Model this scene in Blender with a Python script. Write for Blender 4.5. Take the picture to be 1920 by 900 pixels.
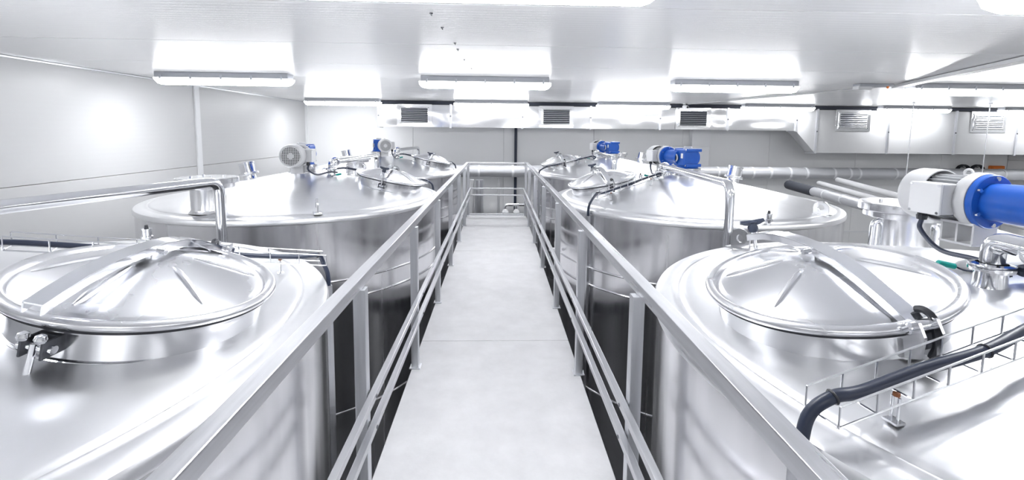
import bpy, bmesh, math, random
from mathutils import Vector, Matrix, noise
S = bpy.context.scene
for o in list(bpy.data.objects): bpy.data.objects.remove(o)
R = math.radians
V = Vector
random.seed(7)
# ------------------------------------------------------------------ camera (heights are measured from the walkway surface)
EYE = 1.65
F, PY = 850.0, 330.0
CX = V((0.99940304, 0.00771736, 0.03367509)); YD = V((-0.03276764, -0.09713264, 0.99473189)); ZU = V((0.01094766, -0.99524152, -0.09682178))
# columns above: world X, Y, Z seen in camera axes (right, down, forward)
right = V((CX[0], YD[0], ZU[0])); down = V((CX[1], YD[1], ZU[1])); fwd = V((CX[2], YD[2], ZU[2]))
cam = bpy.data.cameras.new('camera'); camo = bpy.data.objects.new('camera', cam); S.collection.objects.link(camo)
M = Matrix((( right[0], -down[0], -fwd[0], 0), (right[1], -down[1], -fwd[1], 0), (right[2], -down[2], -fwd[2], EYE), (0, 0, 0, 1)))
camo.matrix_world = M
cam.sensor_width = 36; cam.sensor_fit = 'HORIZONTAL'; cam.lens = F * 36 / 1920; cam.shift_y = (PY - 450) / 1920
cam.clip_start = 0.02; cam.clip_end = 100
S.camera = camo
# ------------------------------------------------------------------ world, exposure
W = bpy.data.worlds.new('world'); S.world = W; W.use_nodes = True
W.node_tree.nodes['Background'].inputs[0].default_value = (0.8, 0.86, 1, 1); W.node_tree.nodes['Background'].inputs[1].default_value = 0.3
S.view_settings.view_transform = 'Standard'; S.view_settings.look = 'None'; S.view_settings.gamma = 1; S.view_settings.use_curve_mapping = False
S.view_settings.exposure = 1.25
LAMP = 26.0
# ------------------------------------------------------------------ materials
MATS = {}
def mat(name, col, rough=0.5, metal=0.0, emit=None, var=None, bump=None, spec=0.5, rvar=None, trans=0):
    """var=(scale xyz, amount): colour mottling; rvar=(scale xyz, amount): roughness variation; bump=(kind, scale xyz, strength, distance)"""
    m = bpy.data.materials.new(name); m.use_nodes = True; nt = m.node_tree; N = nt.nodes; L = nt.links
    b = N['Principled BSDF']; b.inputs['Base Color'].default_value = (*col, 1); b.inputs['Roughness'].default_value = rough
    b.inputs['Metallic'].default_value = metal; b.inputs['Specular IOR Level'].default_value = spec
    if trans: b.inputs['Transmission Weight'].default_value = trans
    if emit: b.inputs['Emission Color'].default_value = (*emit[0], 1); b.inputs['Emission Strength'].default_value = emit[1]
    tc = N.new('ShaderNodeTexCoord')
    def mapped(sc):
        mp = N.new('ShaderNodeMapping'); mp.inputs['Scale'].default_value = sc; L.new(tc.outputs['Object'], mp.inputs['Vector']); return mp.outputs[0]
    if var:
        n = N.new('ShaderNodeTexNoise'); n.inputs['Scale'].default_value = 1; n.inputs['Detail'].default_value = 5; n.inputs['Roughness'].default_value = .65; L.new(mapped(var[0]), n.inputs['Vector'])
        r = N.new('ShaderNodeMapRange'); r.inputs[1].default_value = .3; r.inputs[2].default_value = .7; r.inputs[3].default_value = 1 - var[1]; r.inputs[4].default_value = 1 + var[1]
        L.new(n.outputs[0], r.inputs[0])
        h = N.new('ShaderNodeHueSaturation'); h.inputs['Color'].default_value = (*col, 1); L.new(r.outputs[0], h.inputs['Value']); L.new(h.outputs[0], b.inputs['Base Color'])
    if rvar:
        n = N.new('ShaderNodeTexNoise'); n.inputs['Scale'].default_value = 1; n.inputs['Detail'].default_value = 4; L.new(mapped(rvar[0]), n.inputs['Vector'])
        r = N.new('ShaderNodeMapRange'); r.inputs[1].default_value = .3; r.inputs[2].default_value = .7; r.inputs[3].default_value = max(.02, rough - rvar[1]); r.inputs[4].default_value = rough + rvar[1]
        L.new(n.outputs[0], r.inputs[0]); L.new(r.outputs[0], b.inputs['Roughness'])
    if bump:
        kind, sc, st, di = bump
        if kind == 'noise':
            n = N.new('ShaderNodeTexNoise'); n.inputs['Scale'].default_value = 1; n.inputs['Detail'].default_value = 0 if di >= .02 else 3; out = n.outputs[0]
        else:
            n = N.new('ShaderNodeTexWave'); n.wave_type = 'BANDS'; n.bands_direction = kind; n.inputs['Scale'].default_value = 1; out = n.outputs[1]
        L.new(mapped(sc), n.inputs['Vector'])
        bp = N.new('ShaderNodeBump'); bp.inputs['Strength'].default_value = st; bp.inputs['Distance'].default_value = di
        L.new(out, bp.inputs['Height']); L.new(bp.outputs[0], b.inputs['Normal'])
    MATS[name] = m; return m
STEEL = (.86, .865, .89)
mat('dome_steel', (.86, .863, .88), .33, 1, var=((3, 3, 3), .03), rvar=((1.2, 1.2, 1.2), .05), bump=('noise', (2.2, 2.2, 2.2), .12, .02))
mat('shell_steel', (.78, .78, .80), .22, 1, var=((9, 9, .25), .05), rvar=((14, 14, .3), .06), bump=('noise', (1.2, 1.2, .7), .2, .02))
mat('collar_steel', (.72, .725, .745), .2, 1, rvar=((30, 30, .6), .07), bump=('noise', (18, 18, .5), .12, .004))
mat('polished_steel', (.82, .83, .86), .10, 1, rvar=((8, 8, 8), .04))
mat('lid_steel', (.78, .785, .81), .27, 1, rvar=((3, 3, 3), .04), bump=('noise', (4, 4, 4), .03, .006))
mat('rail_steel', (.60, .605, .63), .34, 1, var=((40, 2, 40), .08), rvar=((30, 1.5, 30), .08), bump=('noise', (220, 6, 220), .06, .002))
mat('post_steel', (.62, .63, .66), .36, 1, var=((40, 40, 2), .08), rvar=((40, 40, 2), .08))
mat('wire_steel', (.72, .73, .76), .25, 1)
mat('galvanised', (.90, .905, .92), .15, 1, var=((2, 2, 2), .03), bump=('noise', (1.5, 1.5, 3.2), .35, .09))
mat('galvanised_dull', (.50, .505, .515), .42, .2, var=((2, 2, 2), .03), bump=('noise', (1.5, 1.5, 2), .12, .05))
mat('galvanised_trim', (.66, .67, .70), .35, 1)
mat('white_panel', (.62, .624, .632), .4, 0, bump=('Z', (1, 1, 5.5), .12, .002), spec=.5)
mat('bounce_panel', (.90, .905, .91), .4)  # paler colour given to the unseen walls to raise the ambient light
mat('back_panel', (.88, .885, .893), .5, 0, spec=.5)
mat('ceiling_panel', (.95, .953, .962), .22, 0, bump=('Y', (1, 5.5, 1), .22, .002), spec=.4)
mat('joint_dark', (.35, .36, .39), .7)
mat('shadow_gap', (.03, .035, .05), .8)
mat('white_paint', (.85, .86, .88), .4)
mat('white_plastic', (.70, .705, .72), .3)
mat('lamp_diffuser', (.9, .9, .9), .4, emit=((.975, .985, 1.0), LAMP))
mat('lamp_lens', (.9, .9, .9), .4, emit=((.975, .985, 1.0), LAMP * .09))
mat('lamp_body', (.42, .435, .47), .4)
mat('lamp_clip', (.5, .52, .56), .3, .6)
mat('concrete', (.56, .56, .575), .6, 0, var=((5, 5, 5), .07), rvar=((4, 4, 4), .12), bump=('noise', (60, 60, 60), .25, .003))
mat('floor_resin', (.14, .142, .148), .4, 0, var=((2, 2, 2), .08))
mat('dark_steel', (.10, .105, .12), .45, .6)
mat('motor_grey', (.56, .565, .58), .35, 0, var=((8, 8, 8), .03))
mat('motor_fins', (.45, .46, .48), .4, .3)
mat('blue_paint', (.010, .095, .46), .32, 0, var=((8, 8, 8), .08))
mat('black_rubber', (.018, .02, .026), .45)
mat('navy_rubber', (.02, .028, .055), .38)
mat('knob_plastic', (.035, .045, .075), .35)
mat('teal_plastic', (.0, .30, .26), .35)
mat('foil_pipe', (.62, .63, .66), .35, .35)
mat('dark_foam', (.045, .05, .065), .7)
mat('strap_white', (.82, .83, .86), .4)
mat('orange_plastic', (.85, .22, .03), .4)
mat('label_white', (.85, .86, .87), .5)
mat('rust', (.25, .09, .035), .7)
mat('clear_plastic', (.92, .95, .97), .05, 0, trans=.85)
# ------------------------------------------------------------------ mesh helper
def basis(d, up=V((0, 0, 1))):
    d = V(d).normalized()
    if abs(d.dot(up)) > .999: up = V((0, 1, 0))
    x = up.cross(d).normalized(); y = d.cross(x)
    return x, y, d
class MB:
    def __init__(s): s.v = []; s.f = []; s.bev = False
    def add(s, vs, fs):
        n = len(s.v); s.v += [V(p) for p in vs]; s.f += [[i + n for i in f] for f in fs]; return s
    def box(s, c, size, bev=0, rot=None):
        c = V(c); hx, hy, hz = [a / 2 for a in size]
        if bev <= 0:
            vs = [V((x, y, z)) for x in (-hx, hx) for y in (-hy, hy) for z in (-hz, hz)]
            fs = [[0, 1, 3, 2], [4, 6, 7, 5], [0, 4, 5, 1], [2, 3, 7, 6], [0, 2, 6, 4], [1, 5, 7, 3]]
        else:
            s.bev = True; bm = bmesh.new(); bmesh.ops.create_cube(bm, size=1)
            for v in bm.verts: v.co = V((v.co.x * 2 * hx, v.co.y * 2 * hy, v.co.z * 2 * hz))
            bmesh.ops.bevel(bm, geom=bm.edges[:], offset=bev, segments=2, profile=.5, affect='EDGES')
            bm.verts.index_update(); vs = [v.co.copy() for v in bm.verts]; fs = [[v.index for v in f.verts] for f in bm.faces]; bm.free()
        if rot is not None: vs = [rot @ v for v in vs]
        return s.add([v + c for v in vs], fs)
    def obox(s, c, ax, size, bev=0):
        """box whose local axes are the three vectors in ax"""
        m = Matrix((ax[0], ax[1], ax[2])).transposed()
        return s.box(c, size, bev, m)
    def lathe(s, prof, seg=48, o=(0, 0, 0), ax=None, closed=False, a0=0, a1=2 * math.pi):
        """profile of (r, h) turned about axis ax[2] at o"""
        o = V(o); x, y, z = ax if ax else (V((1, 0, 0)), V((0, 1, 0)), V((0, 0, 1)))
        full = abs(a1 - a0 - 2 * math.pi) < 1e-6; n = seg if full else seg + 1
        vs = []; idx = []
        for (r, h) in prof:
            if r < 1e-7: idx.append([len(vs)] * n); vs.append(o + z * h)
            else:
                idx.append(list(range(len(vs), len(vs) + n)))
                for i in range(n):
                    a = a0 + (a1 - a0) * i / seg; vs.append(o + (x * math.cos(a) + y * math.sin(a)) * r + z * h)
        fs = []; P = len(prof)
        for j in range(P if closed else P - 1):
            A, B = idx[j], idx[(j + 1) % P]
            for i in range(seg):
                k = (i + 1) % n; q = [A[i], A[k], B[k], B[i]]; q2 = []
                for t in q:
                    if t not in q2: q2.append(t)
                if len(q2) > 2: fs.append(q2)
        return s.add(vs, fs)
    def cyl(s, p0, p1, r0, r1=None, seg=20, bev=0):
        p0, p1 = V(p0), V(p1); r1 = r0 if r1 is None else r1; ax = basis(p1 - p0); L = (p1 - p0).length
        if bev: pr = [(0, 0), (r0 - bev, 0), (r0, bev), (r1, L - bev), (r1 - bev, L), (0, L)]
        else: pr = [(0, 0), (r0, 0), (r1, L), (0, L)]
        return s.lathe(pr, seg, p0, ax)
    def torus(s, o, ax, r, t, seg=64, n=10):
        return s.lathe([(r + t * math.cos(a), t * math.sin(a)) for a in [2 * math.pi * i / n for i in range(n)]], seg, o, ax, closed=True)
    def tube(s, pts, r, seg=10, caps=True):
        pts = [V(p) for p in pts]; n = len(pts); vs = []; prev = None
        for i, p in enumerate(pts):
            d = (pts[min(i + 1, n - 1)] - pts[max(i - 1, 0)]).normalized()
            if prev is None: x, y, _ = basis(d)
            else:
                x = (prev - d * prev.dot(d)).normalized(); y = d.cross(x)
            prev = x; rr = r[i] if isinstance(r, (list, tuple)) else r
            vs += [p + (x * math.cos(2 * math.pi * k / seg) + y * math.sin(2 * math.pi * k / seg)) * rr for k in range(seg)]
        fs = [[i * seg + k, i * seg + (k + 1) % seg, (i + 1) * seg + (k + 1) % seg, (i + 1) * seg + k] for i in range(n - 1) for k in range(seg)]
        if caps: fs += [list(range(seg))[::-1], list(range((n - 1) * seg, n * seg))]
        return s.add(vs, fs)
    def prism(s, poly, dirv):
        """planar polygon (3d points) extruded along dirv"""
        n = len(poly); d = V(dirv); vs = [V(p) for p in poly] + [V(p) + d for p in poly]
        return s.add(vs, [list(range(n))[::-1], list(range(n, 2 * n))] + [[i, (i + 1) % n, n + (i + 1) % n, n + i] for i in range(n)])
    def map(s, fn): s.v = [fn(p) for p in s.v]; return s
    def build(s, name, m, parent=None, smooth=35, kind=None, label=None):
        me = bpy.data.meshes.new(name); bm = bmesh.new()
        vs = s.v
        if parent is not None:
            l, rz = FR.get(root_of(parent).name, (V((0, 0, 0)), 0)); q = Matrix.Rotation(-rz, 3, 'Z'); vs = [q @ (p - l) for p in vs]
        bv = [bm.verts.new(p) for p in vs]
        for f in s.f:
            try: bm.faces.new([bv[i] for i in f])
            except ValueError: pass
        bmesh.ops.remove_doubles(bm, verts=bm.verts[:], dist=1e-6)
        bmesh.ops.recalc_face_normals(bm, faces=bm.faces[:])
        if smooth:
            for f in bm.faces: f.smooth = True
            for e in bm.edges:
                if len(e.link_faces) == 2 and e.calc_face_angle(0) > R(smooth): e.smooth = False
        bm.to_mesh(me); bm.free(); me.materials.append(MATS[m])
        o = bpy.data.objects.new(name, me); S.collection.objects.link(o)
        if s.bev and smooth: w = o.modifiers.new('weighted_normals', 'WEIGHTED_NORMAL'); w.keep_sharp = True; w.weight = 100
        if parent is not None: o.parent = parent
        if kind: o['kind'] = kind
        if label: o['label'] = label
        return o
FR = {}
def root_of(o):
    while o.parent: o = o.parent
    return o
def thing(name, label, cat, loc=(0, 0, 0), rz=0, group=None):
    o = bpy.data.objects.new(name, None); o.empty_display_size = .1; S.collection.objects.link(o); o.location = loc; o.rotation_euler = (0, 0, rz)
    FR[o.name] = (V(loc), rz); o['label'] = label; o['category'] = cat
    if group: o['group'] = group
    return o
def tag(o, label, cat, group=None):
    o['label'] = label; o['category'] = cat
    if group: o['group'] = group
    return o
def smoothpath(pts, n=6):
    """Catmull-Rom through the points"""
    P = [V(p) for p in pts]; P = [P[0] * 2 - P[1]] + P + [P[-1] * 2 - P[-2]]; out = []
    for i in range(1, len(P) - 2):
        a, b, c, d = P[i - 1:i + 3]
        for k in range(n):
            t = k / n; out.append(.5 * ((2 * b) + (c - a) * t + (2 * a - 5 * b + 4 * c - d) * t * t + (3 * b - a - 3 * c + d) * t ** 3))
    out.append(P[-2]); return out
def bend(pts, rad, n=7):
    """polyline with rounded corners"""
    P = [V(p) for p in pts]; out = [P[0]]
    for i in range(1, len(P) - 1):
        a = (P[i - 1] - P[i]); b = (P[i + 1] - P[i]); r = min(rad, a.length * .49, b.length * .49); p0 = P[i] + a.normalized() * r; p1 = P[i] + b.normalized() * r
        for k in range(n + 1):
            t = k / n; out.append(p0 * (1 - t) ** 2 + P[i] * 2 * t * (1 - t) + p1 * t * t)
    out.append(P[-1]); return out
# ------------------------------------------------------------------ room
X0, X1, Y0, Y1, Z0, Z1 = -4.73, 13.4, -4.6, 11.45, -2.0, 2.33
T = .12
def structure(name, mb, m, parent=None): return mb.build(name, m, parent, kind='structure' if parent is None else None)
structure('floor', MB().box(((X0 + X1) / 2, (Y0 + Y1) / 2, Z0 - .1), (X1 - X0 + .6, Y1 - Y0 + .6, .2)), 'floor_resin')
cl = structure('ceiling', MB().box(((X0 + X1) / 2, (Y0 + Y1) / 2, Z1 + .16), (X1 - X0 + .6, Y1 - Y0 + .6, .2)), 'joint_dark')
pw = 1.15; y = 3.68 - 8 * pw; xm = (X0 + X1) / 2
while y < Y1 + .02:
    a, b = max(y, Y0) + .003, min(y + pw, Y1) - .003
    if b > a: MB().box((xm, (a + b) / 2, Z1 + .03), (X1 - X0, b - a, .06), .004).build('panel', 'ceiling_panel', cl)
    y += pw
def wall(name, axis, pos, sgn, cuts, rows, m):
    """wall plane at pos facing -sgn, clad in panels between cuts (along) and rows (up)"""
    lo, hi = cuts[0], cuts[-1]; zc, zh = (Z0 + Z1) / 2, Z1 - Z0
    c = (pos + sgn * (.05 + T / 2), (lo + hi) / 2, zc); sz = (T, hi - lo + .3, zh + .1)
    if axis == 'y': c = (c[1], c[0], c[2]); sz = (sz[1], sz[0], sz[2])
    w = structure(name, MB().box(c, sz), 'joint_dark')
    for i in range(len(cuts) - 1):
        for j in range(len(rows) - 1):
            a, b, p, q = cuts[i] + .0025, cuts[i + 1] - .0025, rows[j] + .0025, rows[j + 1] - .0025
            c = (pos + sgn * .03, (a + b) / 2, (p + q) / 2); sz = (.06, b - a, q - p)
            if axis == 'y': c = (c[1], c[0], c[2]); sz = (sz[1], sz[0], sz[2])
            MB().box(c, sz, .003).build('panel', m, w)
    return w
rows = [Z0, -.98, .04, 1.06, Z1]
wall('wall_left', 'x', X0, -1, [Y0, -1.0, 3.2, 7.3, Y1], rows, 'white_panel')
wall('wall_right', 'x', X1, 1, [Y0, -.5, 3.5, 7.5, Y1], rows, 'bounce_panel')
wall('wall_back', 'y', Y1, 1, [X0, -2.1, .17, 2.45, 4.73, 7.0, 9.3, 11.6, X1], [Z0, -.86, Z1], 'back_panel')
wall('wall_front', 'y', Y0, -1, [X0, -2.1, .17, 2.45, 4.73, 7.0, 9.3, 11.6, X1], rows, 'bounce_panel')
structure('trim_1', MB().box((X0 + .012, 7.36, (Z0 + Z1) / 2), (.024, .11, Z1 - Z0 - .01), .004), 'white_paint')
structure('trim_2', MB().box((X0 + .03, Y1 - .03, (Z0 + Z1) / 2), (.06, .06, Z1 - Z0 - .01), .01), 'white_paint')
structure('trim_3', MB().box((X0 + .012, (Y0 + Y1) / 2, Z1 - .012), (.02, Y1 - Y0 - .2, .02), .003), 'galvanised_trim')
structure('trim_4', MB().box(((X0 + X1) / 2, Y1 - .012, -.86), (X1 - X0 - .2, .02, .05), .004), 'white_paint')
structure('baseboard_back', MB().box(((X0 + X1) / 2, Y1 - .015, Z0 + .08), (X1 - X0 - .1, .03, .16), .006), 'white_paint')
structure('baseboard_left', MB().box((X0 + .015, (Y0 + Y1) / 2, Z0 + .08), (.03, Y1 - Y0 - .1, .16), .006), 'white_paint')
pl = thing('wall_pillar', 'white boxed pillar on the far wall behind the second right tank motor', 'pillar', (5.13, 11.36, Z0))
MB().box((5.13, 11.36, (Z0 + 1.95) / 2), (.46, .17, 1.95 - Z0), .006).build('casing', 'white_paint', pl)
MB().box((4.86, 11.33, .98), (.95, .2, .7), .006).build('cover_box', 'white_paint', pl)
# ------------------------------------------------------------------ ceiling lamps
def lamp(x, y, label, group):
    t = thing('ceiling_lamp', label, 'lamp', (x, y, Z1), 0, group); L = 1.64
    MB().box((x, y, Z1 - .034), (L - .05, .165, .068), .008).build('housing', 'lamp_body', t)
    a, h0, h1 = L / 2, Z1 - .066, Z1 - .15
    d = MB(); vs = []
    sec = [(.08, 0), (.08, .02), (.065, .06), (.03, .08), (-.03, .08), (-.065, .06), (-.08, .02), (-.08, 0)]
    st = [(-a, .45), (-a + .03, .85), (-a + .07, 1), (a - .07, 1), (a - .03, .85), (a, .45)]
    for (xx, k) in st: vs += [V((x + xx, y + p * (.6 + .4 * k), h0 - q * k)) for p, q in sec]
    n = len(sec); fs = [[i * n + k, i * n + (k + 1) % n, (i + 1) * n + (k + 1) % n, (i + 1) * n + k] for i in range(len(st) - 1) for k in range(n)]
    fs += [list(range(n))[::-1], list(range((len(st) - 1) * n, len(st) * n))]
    d = d.add(vs, fs).build('diffuser', 'lamp_lens', t)
    d.data.materials.append(MATS['lamp_diffuser'])
    for f in d.data.polygons:
        if f.normal.z < -.5: f.material_index = 1   # the strips shine down through the bottom of the cover
    for k in range(5):
        xx = x - .72 + .36 * k
        for sy in (-1, 1): MB().box((xx, y + sy * .087, Z1 - .06), (.025, .012, .05), .003).build('clip', 'lamp_clip', t)
order = ['first', 'second', 'third', 'fourth', 'fifth', 'sixth']
XL = [-3.35, -.15, 3.02, 6.13, 9.3]
for k, x in enumerate(XL):
    if k < 4: lamp(x, 5.78, order[k] + ' lamp from the left in the nearer full row of white ceiling lights', 'strip lamps in the nearer row')
    else: lamp(x, 5.78, 'white ceiling strip lamp out of the picture', 'strip lamps out of the picture')
for k, x in enumerate([-3.35, -.13, 3.02, 6.3, 9.46, 12.3]):
    lamp(x, 10.08, order[k] + ' lamp from the left in the farther row, just before the silver duct', 'strip lamps before the duct')
for k, x in enumerate(XL):
    lb = 'white ceiling strip lamp out of the picture'; g = 'strip lamps out of the picture'
    if k == 1: lb = 'lamp whose lower edge just shows at the top centre of the picture'; g = 'strip lamps overhead'
    if k == 2: lb = 'lamp cut off by the top right corner of the picture'; g = 'strip lamps overhead'
    lamp(x if k != 2 else 2.92, 1.93, lb, g)
for x in XL: lamp(x, -2.2, 'white ceiling strip lamp out of the picture', 'strip lamps out of the picture')  # unseen row behind the viewer, added to light the near tanks
# ------------------------------------------------------------------ walkway and guardrails
wk = thing('walkway', 'pale concrete walkway running between the two rows of tanks', 'walkway', (0, 2.2, Z0))
js = [-4.4, -2.0, .73, 3.46, 6.19, 8.88]
for a, b in zip(js, js[1:]): MB().box((.0, (a + b) / 2, -.07), (1.165, b - a - .006, .14), .006).build('slab', 'concrete', wk)
for sx in (-1, 1): MB().box((sx * .47, 2.24, -.22), (.1, 13.2, .158), .004).build('beam', 'dark_steel', wk, label='dark steel beam under the slabs')
MB().box((0, 8.915, -.03), (1.2, .05, .12), .004).build('end_plate', 'post_steel', wk)
for yy in (-3.5, -.3, 2.9, 6.1, 8.7):
    for sx in (-1, 1): MB().box((sx * .47, yy, (Z0 - .3) / 2), (.1, .1, -.3 - Z0), .006).build('column', 'dark_steel', wk)
def guardrail(sx, label, ys, y_end):
    xp = sx * .56 + (.012 if sx > 0 else 0); xr = sx * .575 + (.022 if sx > 0 else 0); xi = sx * .517 + (.012 if sx > 0 else 0)
    g = thing('guardrail', label, 'guardrail', (xp, 2.2, 0))
    MB().box((xr, (y_end - 4.3) / 2 + .0, 1.025), (.052, y_end + 4.35, .05), .005).build('top_rail', 'rail_steel', g)
    for z in (.53, .39): MB().box((xi, (y_end - 4.3) / 2, z), (.03, y_end + 4.3, .03), .004).build('lower_rail', 'rail_steel', g)
    for yy in ys:
        p = MB().box((xp, yy, .5), (.05, .05, 1.0), .004).build('post', 'post_steel', g)
        MB().box((xp, yy, .004), (.075, .075, .008), .002).build('foot_plate', 'post_steel', p)
        for z in (.53, .39): MB().cyl((xi - sx * .018, yy, z - .0), (xi + sx * .02, yy, z), .008, seg=8).build('bolt', 'dark_steel', p)
    return g
guardrail(-1, 'steel guardrail along the left edge of the walkway', [-3.04, -1.82, -.60, .62, 1.84, 3.06, 4.28, 5.50, 6.73, 7.87, 8.86], 8.9)
guardrail(1, 'steel guardrail along the right edge of the walkway', [-3.12, -1.9, -.68, .54, 1.76, 2.96, 4.14, 5.42, 6.64, 7.84, 8.86], 8.9)
g = thing('guardrail', 'short steel guardrail closing the far end of the walkway', 'guardrail', (0, 8.9, 0))
MB().box((.01, 8.9, 1.03), (1.12, .04, .04), .005).build('top_rail', 'rail_steel', g)
for z in (.53, .4): MB().box((.01, 8.9, z), (1.0, .026, .026), .004).build('lower_rail', 'rail_steel', g)
MB().tube([(.585, 4.9, .36), (.66, 4.9, .36)], .02, 10).build('tie_bar', 'white_paint', bpy.data.objects['guardrail.001'])
# ------------------------------------------------------------------ tanks
RT = 1.5
def zd(r): return .92 + .205 * (1.4 - r)
MN = V((-.207, -.02, 1)).normalized(); MX = V((1, 0, .207)).normalized(); MY = MN.cross(MX); MO = V((-.95, .03, .998))
def P2(t, p):
    l, rz = FR[root_of(t).name]; q = Matrix.Rotation(rz, 3, 'Z') @ V(p); return V((l.x + q.x, l.y + q.y, q.z))
class LB(MB):
    """mesh given in the tank's own plan axes (heights from the walkway)"""
    def go(s, t, name, m, parent=None, **k):
        s.map(lambda p: P2(t, p)); return s.build(name, m, parent or t, **k)
def Q(x, y, h): return MO + MX * x + MY * y + MN * h   # a point in the axes of the manway
def lidh(r): return .212 - .27 * max(0, r - .04) if r < .345 else .13
def tank(key, X, Y, rz, label, ang, openbolt=False):
    MO.y = .03 if rz == 0 else -.047
    t = thing('tank', label, 'tank', (X, Y, Z0), rz, 'six steel process tanks')
    LB().lathe([(0, -1.98), (RT - .02, -1.98), (RT - .012, -1.9), (RT - .012, .868)], 192).go(t, 'shell', 'shell_steel')
    for z in ((.33, .16, -.9) if key[0] != '1' else (-.5, -.66)): LB().torus((0, 0, z), (V((1, 0, 0)), V((0, 1, 0)), V((0, 0, 1))), RT - .012, .011, 160, 8).go(t, 'hoop', 'shell_steel')
    pr = [(RT - .012, .855), (RT + .002, .862), (RT + .004, .885), (RT - .004, .902), (RT - .02, .909), (1.43, .914), (1.408, .916), (1.402, .921), (1.395, .922), (1.388, .917), (1.383, .917), (1.376, .9235)]
    k = 24
    for i in range(k + 1):
        r = 1.36 + (.17 - 1.36) * i / k; pr.append((r, zd(r) + .006 * math.sin(math.pi * (1.36 - r) / 1.2)))
    pr += [(.1, 1.176), (0, 1.178)]
    LB().lathe(pr, 192).go(t, 'dome', 'dome_steel')
    # pedestal under the gear motor
    LB().lathe([(.155, 1.15), (.155, 1.18), (.135, 1.183), (.135, 1.235), (.15, 1.238), (.15, 1.262), (0, 1.262)], 48).go(t, 'motor_pedestal', 'collar_steel')
    # manway
    ax = (MX, MY, MN)
    LB().lathe([(.353, -.14), (.353, .088), (.368, .09), (.368, .098), (.33, .098), (.33, -.1)], 128, MO, ax).go(t, 'manway_collar', 'collar_steel')
    LB().torus(Q(0, 0, 0.0), ax, .355, .007, 96, 8).go(t, 'weld_bead', 'polished_steel')
    LB().lathe([(.335, .0985), (.377, .0985), (.377, .105), (.335, .105)], 128, MO, ax, closed=True).go(t, 'gasket', 'black_rubber')
    lp = [(.36, .1055)] + [(.372 + .019 * math.cos(a), .122 + .0165 * math.sin(a)) for a in [R(-70 + 20 * i) for i in range(12)]] + [(.349, .121), (.343, .124), (.336, .131)]
    lp += [(r, lidh(r) + .011 * math.sin(r / .34 * math.pi)) for r in [.33, .3, .25, .2, .15, .1, .06]] + [(.03, .2115), (0, .213)]
    lid = LB().lathe(lp, 128, MO, ax).go(t, 'manway_lid', 'lid_steel')
    for i in range(6):
        a = R(30 + 60 * i); rr = [.11 + .2 * j / 10 for j in range(11)]
        LB().tube([Q(math.cos(a) * r, math.sin(a) * r, lidh(r) + .011 * math.sin(r / .34 * math.pi) + .001) for r in rr], [.004, .008] + [.011] * 7 + [.008, .004], 10).go(t, 'lid_rib', 'lid_steel', lid)
    # clamp arm: arched channel from the hinge (-y) to the clamp (+y)
    prof = [(-.412, .132), (-.37, .152), (-.3, .182), (-.2, .222), (-.1, .248), (0, .258), (.1, .258), (.2, .25), (.3, .232), (.38, .208), (.43, .19)]
    arm = LB(); sw = .026; st = .004
    for (xa, xb, ha, hb) in ((-sw, sw, 0, .004), (-sw, -sw + st, -.026, .002), (sw - st, sw, -.026, .002)):
        vs = []
        for (yy, h) in prof: vs += [Q(xa, yy, h + ha), Q(xb, yy, h + ha), Q(xb, yy, h + hb), Q(xa, yy, h + hb)]
        n = len(prof); fs = [[i * 4 + k, i * 4 + (k + 1) % 4, i * 4 + 4 + (k + 1) % 4, i * 4 + 4 + k] for i in range(n - 1) for k in range(4)] + [[3, 2, 1, 0], [n * 4 - 4, n * 4 - 3, n * 4 - 2, n * 4 - 1]]
        arm.add(vs, fs)
    a = arm.go(t, 'clamp_arm', 'polished_steel')
    LB().cyl(Q(-.04, .02, .236), Q(.04, .02, .236), .011, seg=14).go(t, 'pivot_bolt', 'polished_steel', a)
    LB().obox(Q(0, .02, .222), (MX, MY, MN), (.036, .06, .034), .006).go(t, 'lid_bracket', 'polished_steel', lid)
    # hinge
    hb = LB()
    for sx in (-1, 1):
        hb.prism([Q(sx * .026 - .004, -.352, .02), Q(sx * .026 - .004, -.352, .09), Q(sx * .026 - .004, -.39, .16), Q(sx * .026 - .004, -.425, .16), Q(sx * .026 - .004, -.44, .12), Q(sx * .026 - .004, -.42, .05)], MX * .008)
    hb.obox(Q(0, -.362, .055), (MX, MY, MN), (.06, .022, .07), .003)
    hb = hb.go(t, 'hinge_bracket', 'collar_steel')
    LB().cyl(Q(-.048, -.402, .138), Q(.03, -.402, .138), .017, seg=18, bev=.004).go(t, 'hinge_pin', 'polished_steel', hb)
    LB().obox(Q(0, -.372, .075), (MX, MY, MN), (.05, .03, .05), .004).go(t, 'hinge_block', 'dark_steel', hb)
    sp = smoothpath([Q(.02, -.365, .166), Q(.026, -.385, .170), Q(.03, -.408, .15), Q(.03, -.412, .08), Q(.022, -.40, .035)], 5)
    LB().tube(sp, .0105, 8).go(t, 'rubber_strap', 'black_rubber', hb, label='black rubber strap over the hinge')
    # clamp bolt with its knob
    cb = LB()
    for sx in (-1, 1): cb.obox(Q(sx * .028, .385, .06), (MX, MY, MN), (.008, .07, .05), .003)
    cb.obox(Q(0, .362, .06), (MX, MY, MN), (.064, .02, .05), .003)
    cb = cb.go(t, 'clamp_bracket', 'dark_steel')
    LB().cyl(Q(-.045, .4, .06), Q(.045, .4, .06), .012, seg=14).go(t, 'bracket_pin', 'polished_steel', cb)
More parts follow.
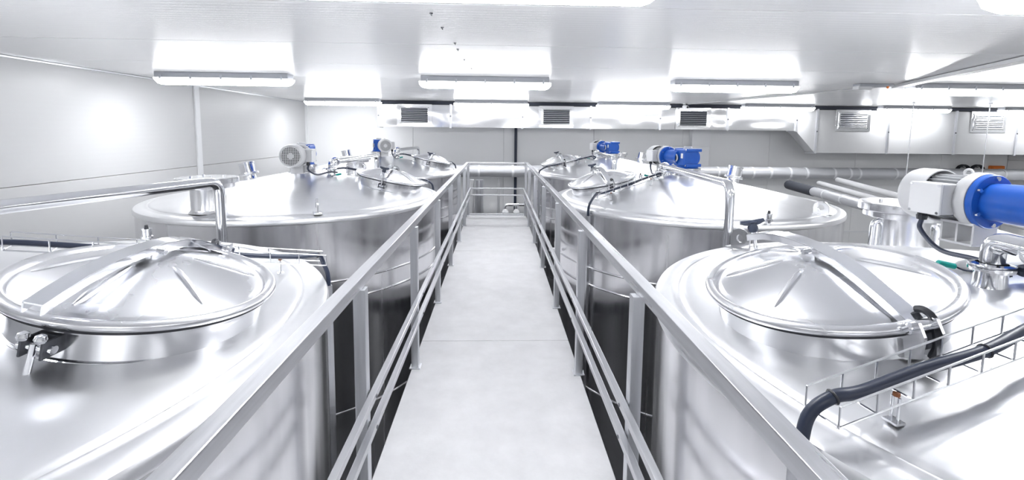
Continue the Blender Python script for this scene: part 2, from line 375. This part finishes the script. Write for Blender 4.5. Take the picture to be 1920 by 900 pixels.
    if openbolt:
        LB().cyl(Q(0, .41, .075), Q(.0, .43, -.12), .0085, seg=12).go(t, 'swing_bolt', 'polished_steel', cb, label='swing bolt hanging down undone')
        for sx in (-1, 1): LB().lathe([(0, -.015), (.012, -.009), (.015, 0), (.012, .009), (0, .015)], 14, Q(sx * .022, .418, .095), ax).go(t, 'ball_nut', 'polished_steel', cb)
        LB().cyl(Q(0, .43, -.11), Q(0, .432, -.135), .013, seg=10).go(t, 'bolt_tip', 'dark_steel', cb)
    else:
        sb = LB().cyl(Q(0, .41, .06), Q(0, .415, .23), .0085, seg=12).cyl(Q(0, .415, .192), Q(0, .415, .208), .017, seg=16).go(t, 'swing_bolt', 'polished_steel')
        LB().lathe([(0, 0), (.02, 0), (.022, .02), (.018, .03), (.016, .04), (.02, .046), (0, .052)], 16, Q(0, .415, .21), ax).tube([Q(-.05, .425, .257), Q(-.03, .42, .252), Q(0, .415, .248), Q(.03, .41, .252), Q(.05, .405, .257)], [.008, .0125, .014, .0125, .008], 10).go(t, 'clamp_knob', 'knob_plastic', sb, label='black plastic clamp knob')
    # lifting lugs
    for (lx, ly) in ((-.62, 1.21), (.78, -1.12)):
        nn = V((-ly, lx, 0)).normalized(); d = V((lx, ly, 0)).normalized(); z0 = zd(math.hypot(lx, ly)) - .004; c = V((lx, ly, z0))
        lg = LB(); out = []; hole = []
        for i in range(25):
            a = math.pi * i / 24; out.append(c + d * (.062 * math.cos(a)) + V((0, 0, .07 + .062 * math.sin(a))))
        n = 32; ro, ri = [], []
        for i in range(n):
            a = 2 * math.pi * i / n - math.pi / 2; cx, cz = math.cos(a), math.sin(a)
            ri.append((.025 * cx, .072 + .025 * cz))
            if cz >= 0: ro.append((.062 * cx, .072 + .062 * cz))
            else:
                k = min(.062 / max(abs(cx), 1e-6), .072 / max(abs(cz), 1e-6)); ro.append((cx * k, .072 + cz * k))
        vs = []
        for s2 in (-.008, .008):
            vs += [c + d * u + V((0, 0, w)) + nn * s2 for u, w in ro] + [c + d * u + V((0, 0, w)) + nn * s2 for u, w in ri]
        fs = []
        for i in range(n):
            j = (i + 1) % n; fs += [[i, j, n + j, n + i], [2 * n + i, 3 * n + i, 3 * n + j, 2 * n + j], [i, 2 * n + i, 2 * n + j, j], [n + i, n + j, 3 * n + j, 3 * n + i]]
        lg.add(vs, fs).obox(c + V((0, 0, .004)), (d, nn, V((0, 0, 1))), (.17, .07, .012), .003)
        lg.go(t, 'lifting_lug', 'collar_steel')
    # large capped nozzle at the back
    nx, ny = (.40, 1.18) if rz == 0 else (.31, 1.2) if key != '3L' else (.05, 1.24)
    nk = LB().lathe([(.150, .93), (.136, .95), (.132, .96), (.132, 1.155)], 48, (nx, ny, 0)).go(t, 'nozzle_neck', 'collar_steel')
    LB().lathe([(.13, 1.143), (.205, 1.143), (.208, 1.147), (.208, 1.181), (.13, 1.181)], 64, (nx, ny, 0)).go(t, 'nozzle_flange', 'collar_steel', nk)
    LB().lathe([(0, 1.183), (.232, 1.183), (.236, 1.188), (.236, 1.227), (.23, 1.233), (0, 1.237)], 64, (nx, ny, 0)).go(t, 'nozzle_cover', 'collar_steel', nk)
    for i in range(4):
        a = R(45 + 90 * i); LB().cyl((nx + .12 * math.cos(a), ny + .12 * math.sin(a), 1.233), (nx + .12 * math.cos(a), ny + .12 * math.sin(a), 1.247), .012, seg=8).go(t, 'cover_bolt', 'polished_steel', nk)
    for (dx, dy) in ((-.16, .04), (.165, -.06)):
        LB().tube(bend([(nx + dx * .5, ny + dy, 1.11), (nx + dx, ny + dy, 1.11), (nx + dx, ny + dy, .92)], .05), .018, 12).go(t, 'bypass_pipe', 'polished_steel', nk)
    # tilted ferrule stub
    sx, sy = .56, .05; o = V((sx, sy, zd(.56) - .01)); an = V((.2, .02, 1)).normalized(); ax2 = basis(an)
    LB().lathe([(.072, -.01), (.066, .0), (.066, .06), (.098, .063), (.102, .077), (.098, .09), (.078, .092), (.078, .18), (.084, .183), (.084, .2), (0, .202)], 32, o, ax2).go(t, 'ferrule_stub', 'polished_steel')
    # breather on the rim
    bx, by = .1, -1.44
    br = LB().lathe([(.02, .905), (.02, .93), (.034, .932), (.034, .945), (.026, .948), (.026, .985), (.03, .988), (.03, .995), (0, .997)], 20, (bx, by, 0)).go(t, 'breather_valve', 'polished_steel')
    LB().cyl((bx, by, .996), (bx, by, 1.018), .012, .009, seg=12).go(t, 'breather_tip', 'black_rubber', br, label='black tip of the breather valve')
    # level sensor
    s0 = V((-.40, .09, zd(.41) + .03)); s1 = s0 + V((.0, .06, -.012)) if False else s0 + V((-.06, .012, .012))
    sn = LB().cyl(s0, s1, .0115, seg=12, bev=.003).go(t, 'sensor_plug', 'teal_plastic', label='teal sensor plug')
    LB().tube(smoothpath([s0, s0 + V((.03, -.01, -.012)), s0 + V((.07, -.04, -.01)), V((-.30, -.02, 1.15))]), .0035, 6).go(t, 'sensor_cable', 'navy_rubber', sn)
    # conduit channel down the side
    a = R(ang); d = V((math.cos(a), math.sin(a), 0)); tn = V((-d.y, d.x, 0)); zu = V((0, 0, 1))
    ch = LB(); c = d * (RT + .022) + V((0, 0, -.35))
    for (p, q, w, h) in ((0, -.014, .04, .003), (-.0185, 0, .003, .03), (.0185, 0, .003, .03), (0, .0145, .04, .003)): ch.obox(c + tn * p + d * q, (tn, d, zu), (w, h, 2.4))
    ch.go(t, 'conduit_channel', 'post_steel')
    return t
def gear_motor(tk, az, label, detail=2):
    l, rz = FR[tk.name]; c = V((l.x, l.y, 1.2625)); t = thing('gear_motor', label, 'motor', c, 0, 'gear motors on the tanks')
    a = V((math.cos(az), math.sin(az), 0)); p = V((-a.y, a.x, 0)); z = V((0, 0, 1)); O = V((l.x, l.y, 1.382)); ax = (p, z, a)
    def at(u, v, w): return O + a * u + p * v + z * w
    OF = .075
    def am(u, v, w): return at(u, v + OF, w)
    # gearbox
    gb = MB().obox(at(0, .02, 0), (a, p, z), (.2, .19, .19), .018); 
    gb.lathe([(0, -.1), (.088, -.1), (.09, -.096), (.09, .096), (.088, .1), (0, .1)], 32, O, (a, z, p))
    for (u, w) in ((-.1, .085), (-.1, -.085), (.1, .085)):
        gb.obox(at(u, 0, w), (a, p, z), (.045, .19, .035), .006)
    gb.cyl(am(.02, 0, 0), am(.25, 0, 0), .085, .078, 28).cyl(at(0, 0, -.118), at(0, 0, -.08), .125, .1, 32)
    gb = gb.build('gearbox', 'blue_paint', t)
    for s2 in (-1, 1):
        MB().cyl(at(.045, .02 + s2 * .108, -.005), at(.045, .02 + s2 * .122, -.005), .052, seg=28, bev=.003).build('end_cover', 'motor_grey', gb)
        MB().cyl(at(.045, .02 + s2 * .12, -.005), at(.045, .02 + s2 * .128, -.005), .04, seg=24).build('shaft_cap', 'black_rubber', gb)
        MB().obox(at(-.055, .02 + s2 * .0965, .02), (a, p, z), (.035, .004, .055), .001).build('name_plate', 'label_white', gb)
        for (u, w) in ((-.1, .085), (-.1, -.085), (.1, .085)): MB().cyl(at(u, s2 * .09, w), at(u, s2 * .102, w), .012, seg=8).build('bolt', 'polished_steel', gb)
    MB().cyl(at(0, 0, .095), at(0, 0, .125), .05, .045, seg=24, bev=.004).build('breather_cap', 'motor_grey', gb)
    OM = O + p * OF
    fl = MB().cyl(am(.25, 0, 0), am(.276, 0, 0), .113, seg=40, bev=.003).build('blue_flange', 'blue_paint', t)
    for i in range(6):
        b = R(30 + 60 * i); q = am(.25, 0, 0) + (p * math.cos(b) + z * math.sin(b)) * .097
        MB().cyl(q - a * .012, q, .009, seg=8).build('bolt', 'polished_steel', fl)
    MB().lathe([(0, .276), (.115, .276), (.118, .281), (.118, .315), (.104, .335), (0, .336)], 40, OM, ax).build('end_shield', 'motor_grey', t)
    # finned body
    b = MB().cyl(am(.33, 0, 0), am(.47, 0, 0), .082, seg=32)
    for i in range(28):
        w = 2 * math.pi * i / 28; d = p * math.cos(w) + z * math.sin(w); tn = -p * math.sin(w) + z * math.cos(w)
        b.obox(OM + a * .4 + d * .089, (a, d, tn), (.13, .022, .004))
    bd = b.build('motor_body', 'motor_fins', t)
    # fan cowl with rear grille
    cw = MB().lathe([(.113, .448), (.118, .448), (.119, .455), (.119, .535), (.112, .556), (.094, .563), (.094, .559), (.108, .55), (.113, .53)], 48, OM, ax, closed=True).build('fan_cowl', 'motor_grey', t)
    MB().cyl(am(.535, 0, 0), am(.54, 0, 0), .1, seg=32).build('cowl_shade', 'black_rubber', cw, label='dark disc painted as the shade inside the fan cowl')  # black disc stands in for the shade inside the cowl
    gr = MB()
    for i in range(-5, 6):
        h = math.sqrt(max(.0, .095 ** 2 - (i * .0165) ** 2))
        for dv in ((p, z), (z, p)):
            gr.obox(OM + a * .56 + dv[0] * (i * .0165), (dv[0], dv[1], a), (.0055, 2 * h, .004))
    gr.lathe([(.03, .556), (.03, .5625), (0, .563)], 20, OM, ax)
    gr.build('fan_grille', 'motor_grey', cw)
    # terminal box on the side
    tb = MB().obox(am(.385, .125, .0), (a, p, z), (.13, .075, .135), .008).build('terminal_box', 'motor_grey', t)
    MB().obox(am(.385, .168, .0), (a, p, z), (.132, .013, .137), .006).build('box_lid', 'white_plastic', tb)
    for du in (-1, 1):
        for dw in (-1, 1): MB().cyl(am(.385 + du * .057, .172, dw * .058), am(.385 + du * .057, .1765, dw * .058), .006, seg=8).build('lid_screw', 'polished_steel', tb)
    gl = MB().cyl(am(.425, .125, -.067), am(.425, .125, -.083), .017, seg=8).cyl(am(.425, .125, -.083), am(.425, .125, -.103), .021, .018, seg=8).build('cable_gland', 'black_rubber', tb)
    # lifting eye and foot bracket
    MB().torus(am(.35, 0, .112), (a, z, p), .016, .005, 20, 8).obox(am(.35, 0, .095), (a, p, z), (.03, .02, .02), .003).build('lifting_eye', 'motor_grey', bd)
    fb = MB().obox(am(.33, 0, -.1), (a, p, z), (.13, .13, .012), .002).obox(am(.33, 0, -.188), (a, p, z), (.13, .13, .01), .002)
    for u in (.27, .33, .39): fb.obox(am(u, 0, -.145), (a, p, z), (.008, .12, .08), .001)
    fb.build('foot_bracket', 'motor_grey', t)
    # supply cable
    q = am(.425, .125, -.1); g2 = P2(tk, (-.36, -.06, 1.155))
    md = (q + g2) / 2
    MB().tube(smoothpath([q, q + V((0, 0, -.05)), q * .72 + g2 * .28 + V((0, 0, -.075)), q * .3 + g2 * .7 + V((0, 0, -.01)), g2 + V((0, 0, .012))], 7), .0095, 10).build('supply_cable', 'navy_rubber', t)
    return t
def spray_pipe(tk, label, a=(-.31, -.02), e=(-.42, -1.78)):
    za = zd(math.hypot(*a)) - 1.138
    t = thing('spray_pipe', label, 'pipe', P2(tk, (*a, 1.146 + za)), 0, 'rinse pipes on the tanks')
    b = V((*a, za)); ax = (V((1, 0, 0)), V((0, 1, 0)), V((0, 0, 1)))
    ft = LB().lathe([(.05, 1.13), (.045, 1.15), (.045, 1.19), (.062, 1.193), (.064, 1.205), (.062, 1.217), (.044, 1.22)], 28, b).go(tk, 'base_ferrule', 'polished_steel', t)
    LB().tube(bend([(*a, 1.215 + za), (*a, 1.285), (*e, 1.275), (e[0], e[1] - .02, -1.96)], .1, 9), .0345, 18).go(tk, 'pipe', 'polished_steel', t)
    LB().lathe([(.04, -.016), (.052, -.014), (.054, 0), (.052, .014), (.04, .016)], 28, V((*a, 1.2845)).lerp(V((*e, 1.275)), .075), basis(V((e[0] - a[0], e[1] - a[1], -.01)))).go(tk, 'clamp_ring', 'polished_steel', ft)
    LB().tube(smoothpath([b + V(q) for q in ((.05, 0, 1.205), (.09, -.01, 1.207), (.11, -.03, 1.2), (.12, -.04, 1.18))]), .006, 8).go(tk, 'wing_nut', 'polished_steel', ft)
    return t
def cable_tray(tk, label, clabel, A=(-1.37, -.57), B=(-.42, -.17), cr=.0125):
    A = V((*A, 0)); B = V((*B, 0)); hA = zd(A.length) + .125; hB = zd(B.length) + .125; d = (B - A).normalized(); p = V((-d.y, d.x, 0)); L = (B - A).length
    t = thing('cable_tray', label, 'cable tray', P2(tk, (-1.1, -.46, .97)), 0, 'wire trays on the tank tops')
    def at(s, w, h): q = A + d * s + p * w; r = q.length; return V((q.x, q.y, hA + (hB - hA) * (s / L) + h))
    for w in (-.045, .045):
        for h in (0, -.052): LB().tube([at(0, w, h), at(L, w, h)], .0028, 6).go(tk, 'rail_wire', 'wire_steel', t)
    s = 0.0
    while s <= L + .001:
        LB().tube(bend([at(s, -.045, .0), at(s, -.045, -.052), at(s, .045, -.052), at(s, .045, 0)], .004, 2), .0026, 6).go(tk, 'rung_wire', 'wire_steel', t); s += L / 9
    for s in (.2, .78):
        q = at(s, -.02, -.054); r = math.hypot(q.x, q.y); b = V((q.x, q.y, zd(r) + .006))
        ps = LB()
        for w in (-.008, .008): ps.tube([q + p * w, b + p * w], .0035, 8)
        ps.obox(b + V((0, 0, .002)), (d, p, V((0, 0, 1))), (.03, .035, .006), .001).go(tk, 'support_post', 'wire_steel', t)
        LB().lathe([(0, -.006), (.008, -.004), (.008, .004), (0, .006)], 10, q + V((0, 0, .006))).go(tk, 'post_bolt', 'rust', t)
    # the cable lying in the tray
    a = R(TANG[tk.name]); e = V((math.cos(a), math.sin(a), 0)) * (RT + .022)
    pts = [e + V((0, 0, .80)), e + V((0, 0, .90)), e * .985 + V((0, 0, .975)), at(.03, .0, -.012), at(.12, 0, -.026), at(.3, .005, -.031), at(.5, -.01, -.031), at(.7, .008, -.031), at(.9, 0, -.031), at(L - .02, 0, -.03), at(L + .05, 0, -.04)]
    q = pts[-1]; pts += [V((-.335, -.1, 1.20)), V((-.33, -.07, 1.175))]
    cb = thing('power_cable', clabel, 'cable', P2(tk, e + V((0, 0, .8))), 0, 'power cables on the tank tops')
    LB().tube(smoothpath(pts, 6), cr, 12).go(tk, 'sheath', 'navy_rubber', cb)
    for i in (2, 5):
        LB().torus(pts[i + 1] + V((0, 0, 0)), basis(pts[i + 2] - pts[i]), .0005 + cr, .0035, 16, 6).go(tk, 'cable_tie', 'black_rubber', cb)
    return t
TANG = {}
TK = [('1R', 2.166, 1.556, 0, 'nearest tank to the right of the walkway, its hatch clamp closed with a black knob', 201, 'right tank nearest the viewer'),
      ('2R', 2.178, 5.11, 0, 'middle tank to the right of the walkway, under the long blue gearbox', 212, 'middle right tank'),
      ('3R', 2.188, 8.56, 0, 'farthest tank to the right of the walkway, below the third duct grille', 200, 'farthest right tank'),
      ('1L', -2.186, 1.552, math.pi, 'nearest tank to the left of the walkway, its hatch bolt hanging open', 210, 'left tank nearest the viewer'),
      ('2L', -2.188, 5.18, math.pi, 'middle tank to the left of the walkway, topped by the motor with a round grille', 206, 'middle left tank'),
      ('3L', -2.2, 8.55, math.pi, 'farthest tank to the left of the walkway, below the first duct grille', 206, 'farthest left tank')]
SP = {'1R': ((-.405, -.04), (-.42, -1.78)), '1L': ((.14, -.3), (-.2, -1.74)), '2L': ((-.31, -.02), (-.36, -1.78))}
TRAY = {'1R': ((-1.38, -.55), (-.42, -.36), .0155), '1L': ((-1.31, -.74), (-.36, -.17), .011), '2R': ((-1.2, -.66), (-.40, -.2)), '3R': ((-1.28, -.44), (-.42, -.13)), '2L': ((-1.3, -.6), (-.42, -.2)), '3L': ((-1.3, -.6), (-.42, -.2))}
AZ = {'1R': R(97), '2R': R(104), '3R': R(104), '1L': R(-52), '2L': R(-86), '3L': R(-72)}
for key, X, Y, rz, lb, ang, nm in TK:
    t = tank(key, X, Y, rz, lb, ang, key == '1L'); TANG[t.name] = ang
    gear_motor(t, AZ[key], 'grey electric motor with blue gearbox on the ' + nm)
    spray_pipe(t, 'bent steel rinse pipe rising from the ' + nm, *SP.get(key, ()))
    cable_tray(t, 'thin wire cable tray on the ' + nm, 'dark power cable lying in the wire tray of the ' + nm, *TRAY.get(key, ()))
# ------------------------------------------------------------------ duct along the far wall
DY0, DY1 = 10.36, 10.68
dt = thing('air_duct', 'silver sheet metal air duct with five grilles along the far wall', 'duct', (5, 10.6, Z1))
cuts = [(-2.66, 1.74), (-1.05, 1.74), (.575, 1.74), (2.13, 1.745), (3.73, 1.75), (5.31, 1.75), (6.93, 1.745), (7.42, 1.24), (9.13, 1.24), (10.75, 1.24), (12.25, 1.24), (13.3, 1.24)]
def rsheet(x0, b0, x1, b1):
    m = MB(); n = 10; k = 5; vs = []; fs = []
    for i in range(n + 1):
        for j in range(k + 1):
            u, w = i / n, j / k; bb = b0 + (b1 - b0) * u
            bulge = .012 * math.sin(math.pi * u) * math.sin(math.pi * w) * (1 + .8 * noise.noise(V((x0 * 3 + u * 4, w * 3, 1.7))))
            vs.append(V((x0 + (x1 - x0) * u, DY0 - bulge, bb + (2.235 - bb) * w)))
    for i in range(n):
        for j in range(k): q = i * (k + 1) + j; fs.append([q, q + k + 1, q + k + 2, q + 1])
    m.add(vs, fs)
    c = [V((x0, DY0, b0)), V((x1, DY0, b1)), V((x1, DY1, b1)), V((x0, DY1, b0)), V((x0, DY0, 2.235)), V((x1, DY0, 2.235)), V((x1, DY1, 2.235)), V((x0, DY1, 2.235))]
    m.add(c, [[0, 3, 2, 1], [4, 5, 6, 7], [3, 7, 6, 2], [0, 4, 7, 3], [1, 2, 6, 5]])
    return m
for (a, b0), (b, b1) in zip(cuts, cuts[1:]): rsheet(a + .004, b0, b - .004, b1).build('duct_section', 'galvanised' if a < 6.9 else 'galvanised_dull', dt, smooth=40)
for x, b in cuts:
    m = MB()
    for (cc, sz) in (((x, DY0 - .013, (b + 2.235) / 2), (.045, .026, 2.235 - b + .04)), ((x, (DY0 + DY1) / 2, b - .012), (.045, DY1 - DY0, .024)), ((x, (DY0 + DY1) / 2, 2.245), (.045, DY1 - DY0, .02))): m.box(cc, sz, .003)
    j = m.build('flange_joint', 'galvanised_trim', dt)
    MB().box((x, DY0 - .03, (b + 2.235) / 2), (.03, .012, .03), .003).build('joint_clip', 'dark_steel', j)
for i, (a, b) in enumerate(((-2.17, -1.545), (1.03, 1.66), (4.17, 4.82), (7.93, 8.6), (11.18, 11.88))):
    lo, hi = 1.815, 2.185; yf = DY0 - .022; xm_ = (a + b) / 2; zm = (lo + hi) / 2
    gfr = MB()
    for (cc, sz) in (((xm_, yf, hi), (b - a + .06, .03, .035)), ((xm_, yf, lo), (b - a + .06, .03, .035)), ((a, yf, zm), (.035, .03, hi - lo)), ((b, yf, zm), (.035, .03, hi - lo))): gfr.box(cc, sz, .004)
    gfr.box((xm_, DY0 - .017, zm), (b - a + .16, .008, hi - lo + .12), .002)
    gfr = gfr.build('grille_frame', 'galvanised', dt)
    MB().box((xm_, DY0 - .024, zm), (b - a - .03, .004, hi - lo - .03)).build('grille_shade', 'shadow_gap', gfr)  # near-black sheet paints the shade of the opening behind the slats
    n = 8
    for k in range(n):
        z = lo + .035 + (hi - lo - .07) * k / (n - 1)
        MB().box((xm_, DY0 - .035, z), (b - a - .036, .022, .02), .002, Matrix.Rotation(R(-32 if i < 3 else -10), 3, 'X')).build('slat', 'galvanised_trim', gfr)
for x in (-1.9, -.3, 1.2, 2.9, 4.5, 6.2):
    pass
MB().box((5.3, DY0 + .17, 2.285), (15.9, .3, .07)).build('gap_shade', 'shadow_gap', dt, label='dark strip painted as the shaded gap above the duct')  # solid near-black strip paints the shade between duct and ceiling
# ------------------------------------------------------------------ pipes at the back
def pipe(label, pts, r, m, straps, rad=.15, strap_m='strap_white', group=None, name='service_pipe'):
    t = thing(name, label, 'pipe', pts[0], 0, group); MB().tube(bend(pts, rad), r, 24).build('pipe', m, t)
    for (q, d) in straps:
        MB().lathe([(r, -.025), (r + .006, -.022), (r + .006, .022), (r, .025)], 24, q, basis(d)).build('strap', strap_m, t)
    return t
YP = 10.72
xs = [-3.2, -.42, .38, 3.3, 4.4, 5.3, 6.15, 6.58, 7.06, 7.47, 8.15, 8.54, 8.77, 9.68, 11.0, 12.4]
pipe('long horizontal insulated pipe with white straps behind the farthest tanks', [(-4.4, YP, .715), (13.2, YP, .735)], .14, 'foil_pipe', [(V((x, YP, .717 + .0011 * (x + 4))), V((1, 0, 0))) for x in xs])
def along(a, b, ts): return [(V(a).lerp(V(b), t), V(b) - V(a)) for t in ts]
a, b = (6.95, 10.5, .47), (6.2, 6.9, .46)
dp = pipe('grey pipe with dark foam and white straps branching off toward the viewer', [a, b, (5.75, 4.6, .43), (5.75, 4.5, -1.95)], .095, 'foil_pipe', along(a, b, (.05, .16, .3, .48, .66)))
MB().tube([V(a), V(a).lerp(V(b), .34)], .105, 24).build('foam_sleeve', 'dark_foam', dp, label='dark foam sleeve')
pipe('upper white pipe running toward the viewer beside the strapped grey pipe', [(8.1, 10.45, .60), (7.1, 7.4, .56), (6.55, 4.6, .53), (6.55, 4.5, -1.95)], .06, 'white_plastic', [], .12)
pipe('lower white pipe running toward the viewer beside the strapped grey pipe', [(7.65, 10.45, .52), (6.8, 7.4, .48), (6.2, 4.6, .40), (6.2, 4.5, -1.95)], .055, 'white_plastic', [], .12)
pipe('thin white pipe fixed low on the far wall at the right', [(7.5, 11.32, -.07), (13.2, 11.32, -.07)], .06, 'white_plastic', [])
pipe('dark cable pipe dropping down the far wall beside the walkway end', [(.47, 11.36, 2.2), (.47, 11.36, -1.95)], .035, 'navy_rubber', [])
pipe('wide silver pipe standing beyond the left end of the walkway', [(-.40, 10.25, .56), (-.40, 10.25, -1.95)], .10, 'galvanised_trim', [])
pipe('white downpipe beside the wide silver pipe beyond the walkway end', [(-.565, 10.3, .56), (-.565, 10.3, -1.95)], .05, 'white_plastic', [])
pipe('thin white pipe standing in front of the far wall at the walkway end', [(.05, 11.3, .5), (.05, 11.3, -1.95)], .03, 'white_plastic', [])
vp = thing('valve_manifold', 'small pipe manifold with two round valves beyond the walkway end', 'valve', (.45, 10.2, Z0))
MB().tube(bend([(.2, 10.2, -1.9), (.2, 10.2, -.0), (.75, 10.2, -.0), (.75, 10.2, -1.9)], .06), .035, 14).build('pipe', 'galvanised', vp)
for x in (.2, .45):
    MB().lathe([(0, -.07), (.05, -.06), (.08, 0), (.05, .06), (0, .07)], 18, (x, 10.12, -.16)).build('valve_body', 'white_plastic', vp)
MB().tube([(.45, 10.2, 0), (.45, 10.2, -1.9)], .03, 12).build('drop_pipe', 'galvanised', vp)
# ------------------------------------------------------------------ ceiling fittings
em = thing('emergency_light', 'small grey emergency light with an orange lamp on the ceiling', 'light', (4.95, 5.9, Z1))
MB().box((4.95, 5.9, Z1 - .02), (.46, .13, .04), .01).build('case', 'lamp_body', em)
MB().box((4.80, 5.9, Z1 - .055), (.18, .11, .05), .01).build('cover', 'white_plastic', em)
MB().lathe([(0, 0), (.014, .003), (.017, .014), (.0, .024)], 12, (5.09, 5.845, Z1 - .045), basis(V((0, -1, -.2)))).build('indicator', 'orange_plastic', em, label='orange indicator lamp')
ct = thing('cable_trunking', 'slim white trunking on the ceiling at the upper right', 'trunking', (5.2, 5.2, Z1))
a, b = V((5.30, 5.95, Z1 - .025)), V((4.35, 3.55, Z1 - .025)); d = (b - a).normalized(); pp = V((-d.y, d.x, 0))
MB().obox((a + b) / 2, (d, pp, V((0, 0, 1))), ((b - a).length, .09, .038), .004).build('channel', 'white_plastic', ct)
MB().obox((a + b) / 2 + pp * .05, (d, pp, V((0, 0, 1))), ((b - a).length, .014, .04), .003).build('edge_strip', 'galvanised_trim', ct)
MB().tube([(5.25, 6.0, Z1 - .012), (5.0, 7.4, Z1 - .012), (4.6, 9.0, Z1 - .012), (4.3, 10.2, Z1 - .012)], .011, 8).build('lead', 'white_plastic', ct)
cm = thing('security_camera', 'tiny white bullet camera on the ceiling before the duct', 'camera', (4.2, 10.15, Z1))
MB().cyl((4.2, 10.15, Z1), (4.2, 10.15, Z1 - .03), .03, seg=16).build('mount', 'white_plastic', cm)
MB().cyl((4.2, 10.2, Z1 - .07), (4.23, 10.05, Z1 - .09), .035, seg=16, bev=.006).build('body', 'white_plastic', cm)
MB().cyl((4.2296, 10.052, Z1 - .0897), (4.231, 10.045, Z1 - .0907), .022, seg=14).build('lens', 'black_rubber', cm)
for i, (px, Yh) in enumerate([(805, 2.72), (825, 3.08), (848, 3.6), (853, 3.86), (865, 4.4), (878, 5.0)]):
    X = (px - 932 + 6) / F * Yh
    h = thing('ceiling_hook', order[i] + ' in the line of small steel hooks on the ceiling, counted from the viewer', 'hook', (X, Yh, Z1), 0, 'hooks in a line on the ceiling')
    MB().cyl((X, Yh, Z1), (X, Yh, Z1 - .004), .010, seg=12).build('plate', 'dark_steel', h)
    MB().tube([(X, Yh, Z1 - .003), (X, Yh, Z1 - .010), (X + .005, Yh, Z1 - .014)], .003, 6).build('hook', 'dark_steel', h)
for i, (x, yy, lb) in enumerate(((8.42, 9.0, 'left one of two thin hanging rods at the right'), (9.92, 8.9, 'right one of two thin hanging rods at the right'))):
    h = thing('hanger_rod', lb, 'rod', (x, yy, Z1), 0, 'thin rods from the ceiling')
    MB().tube([(x, yy, Z1), (x - .02, yy, .4)], .009, 8).build('rod', 'wire_steel', h)
    MB().cyl((x, yy, Z1), (x, yy, Z1 - .02), .03, seg=10).build('ceiling_plate', 'galvanised_trim', h)
    MB().box((x - .02, yy, .4), (.3, .06, .03), .004).build('cross_bar', 'galvanised_trim', h)
for i, (x, lb) in enumerate(((12.12, 'left'), (12.5, 'right'))):
    h = thing('hose_coil', lb + ' one of two black hose coils peeping over the back pipe', 'hose', (x, 11.3, .75), 0, 'black hose coils')
    MB().box((x, 11.40, .87), (.05, .10, .03), .004).build('hanger', 'dark_steel', h)
    for k in range(3): MB().torus((x, 11.36 + .03 * k - .03, .75), (V((1, 0, 0)), V((0, 0, 1)), V((0, -1, 0))), .17, .02, 28, 8).build('loop', 'black_rubber', h)
ob = thing('junction_box', 'small orange box on the far wall at the right edge', 'box', (13.0, 11.4, .88))
MB().box((13.05, 11.39, .86), (.36, .1, .1), .02).build('case', 'orange_plastic', ob)
MB().box((13.05, 11.335, .86), (.3, .012, .06), .004).build('lid', 'orange_plastic', ob)
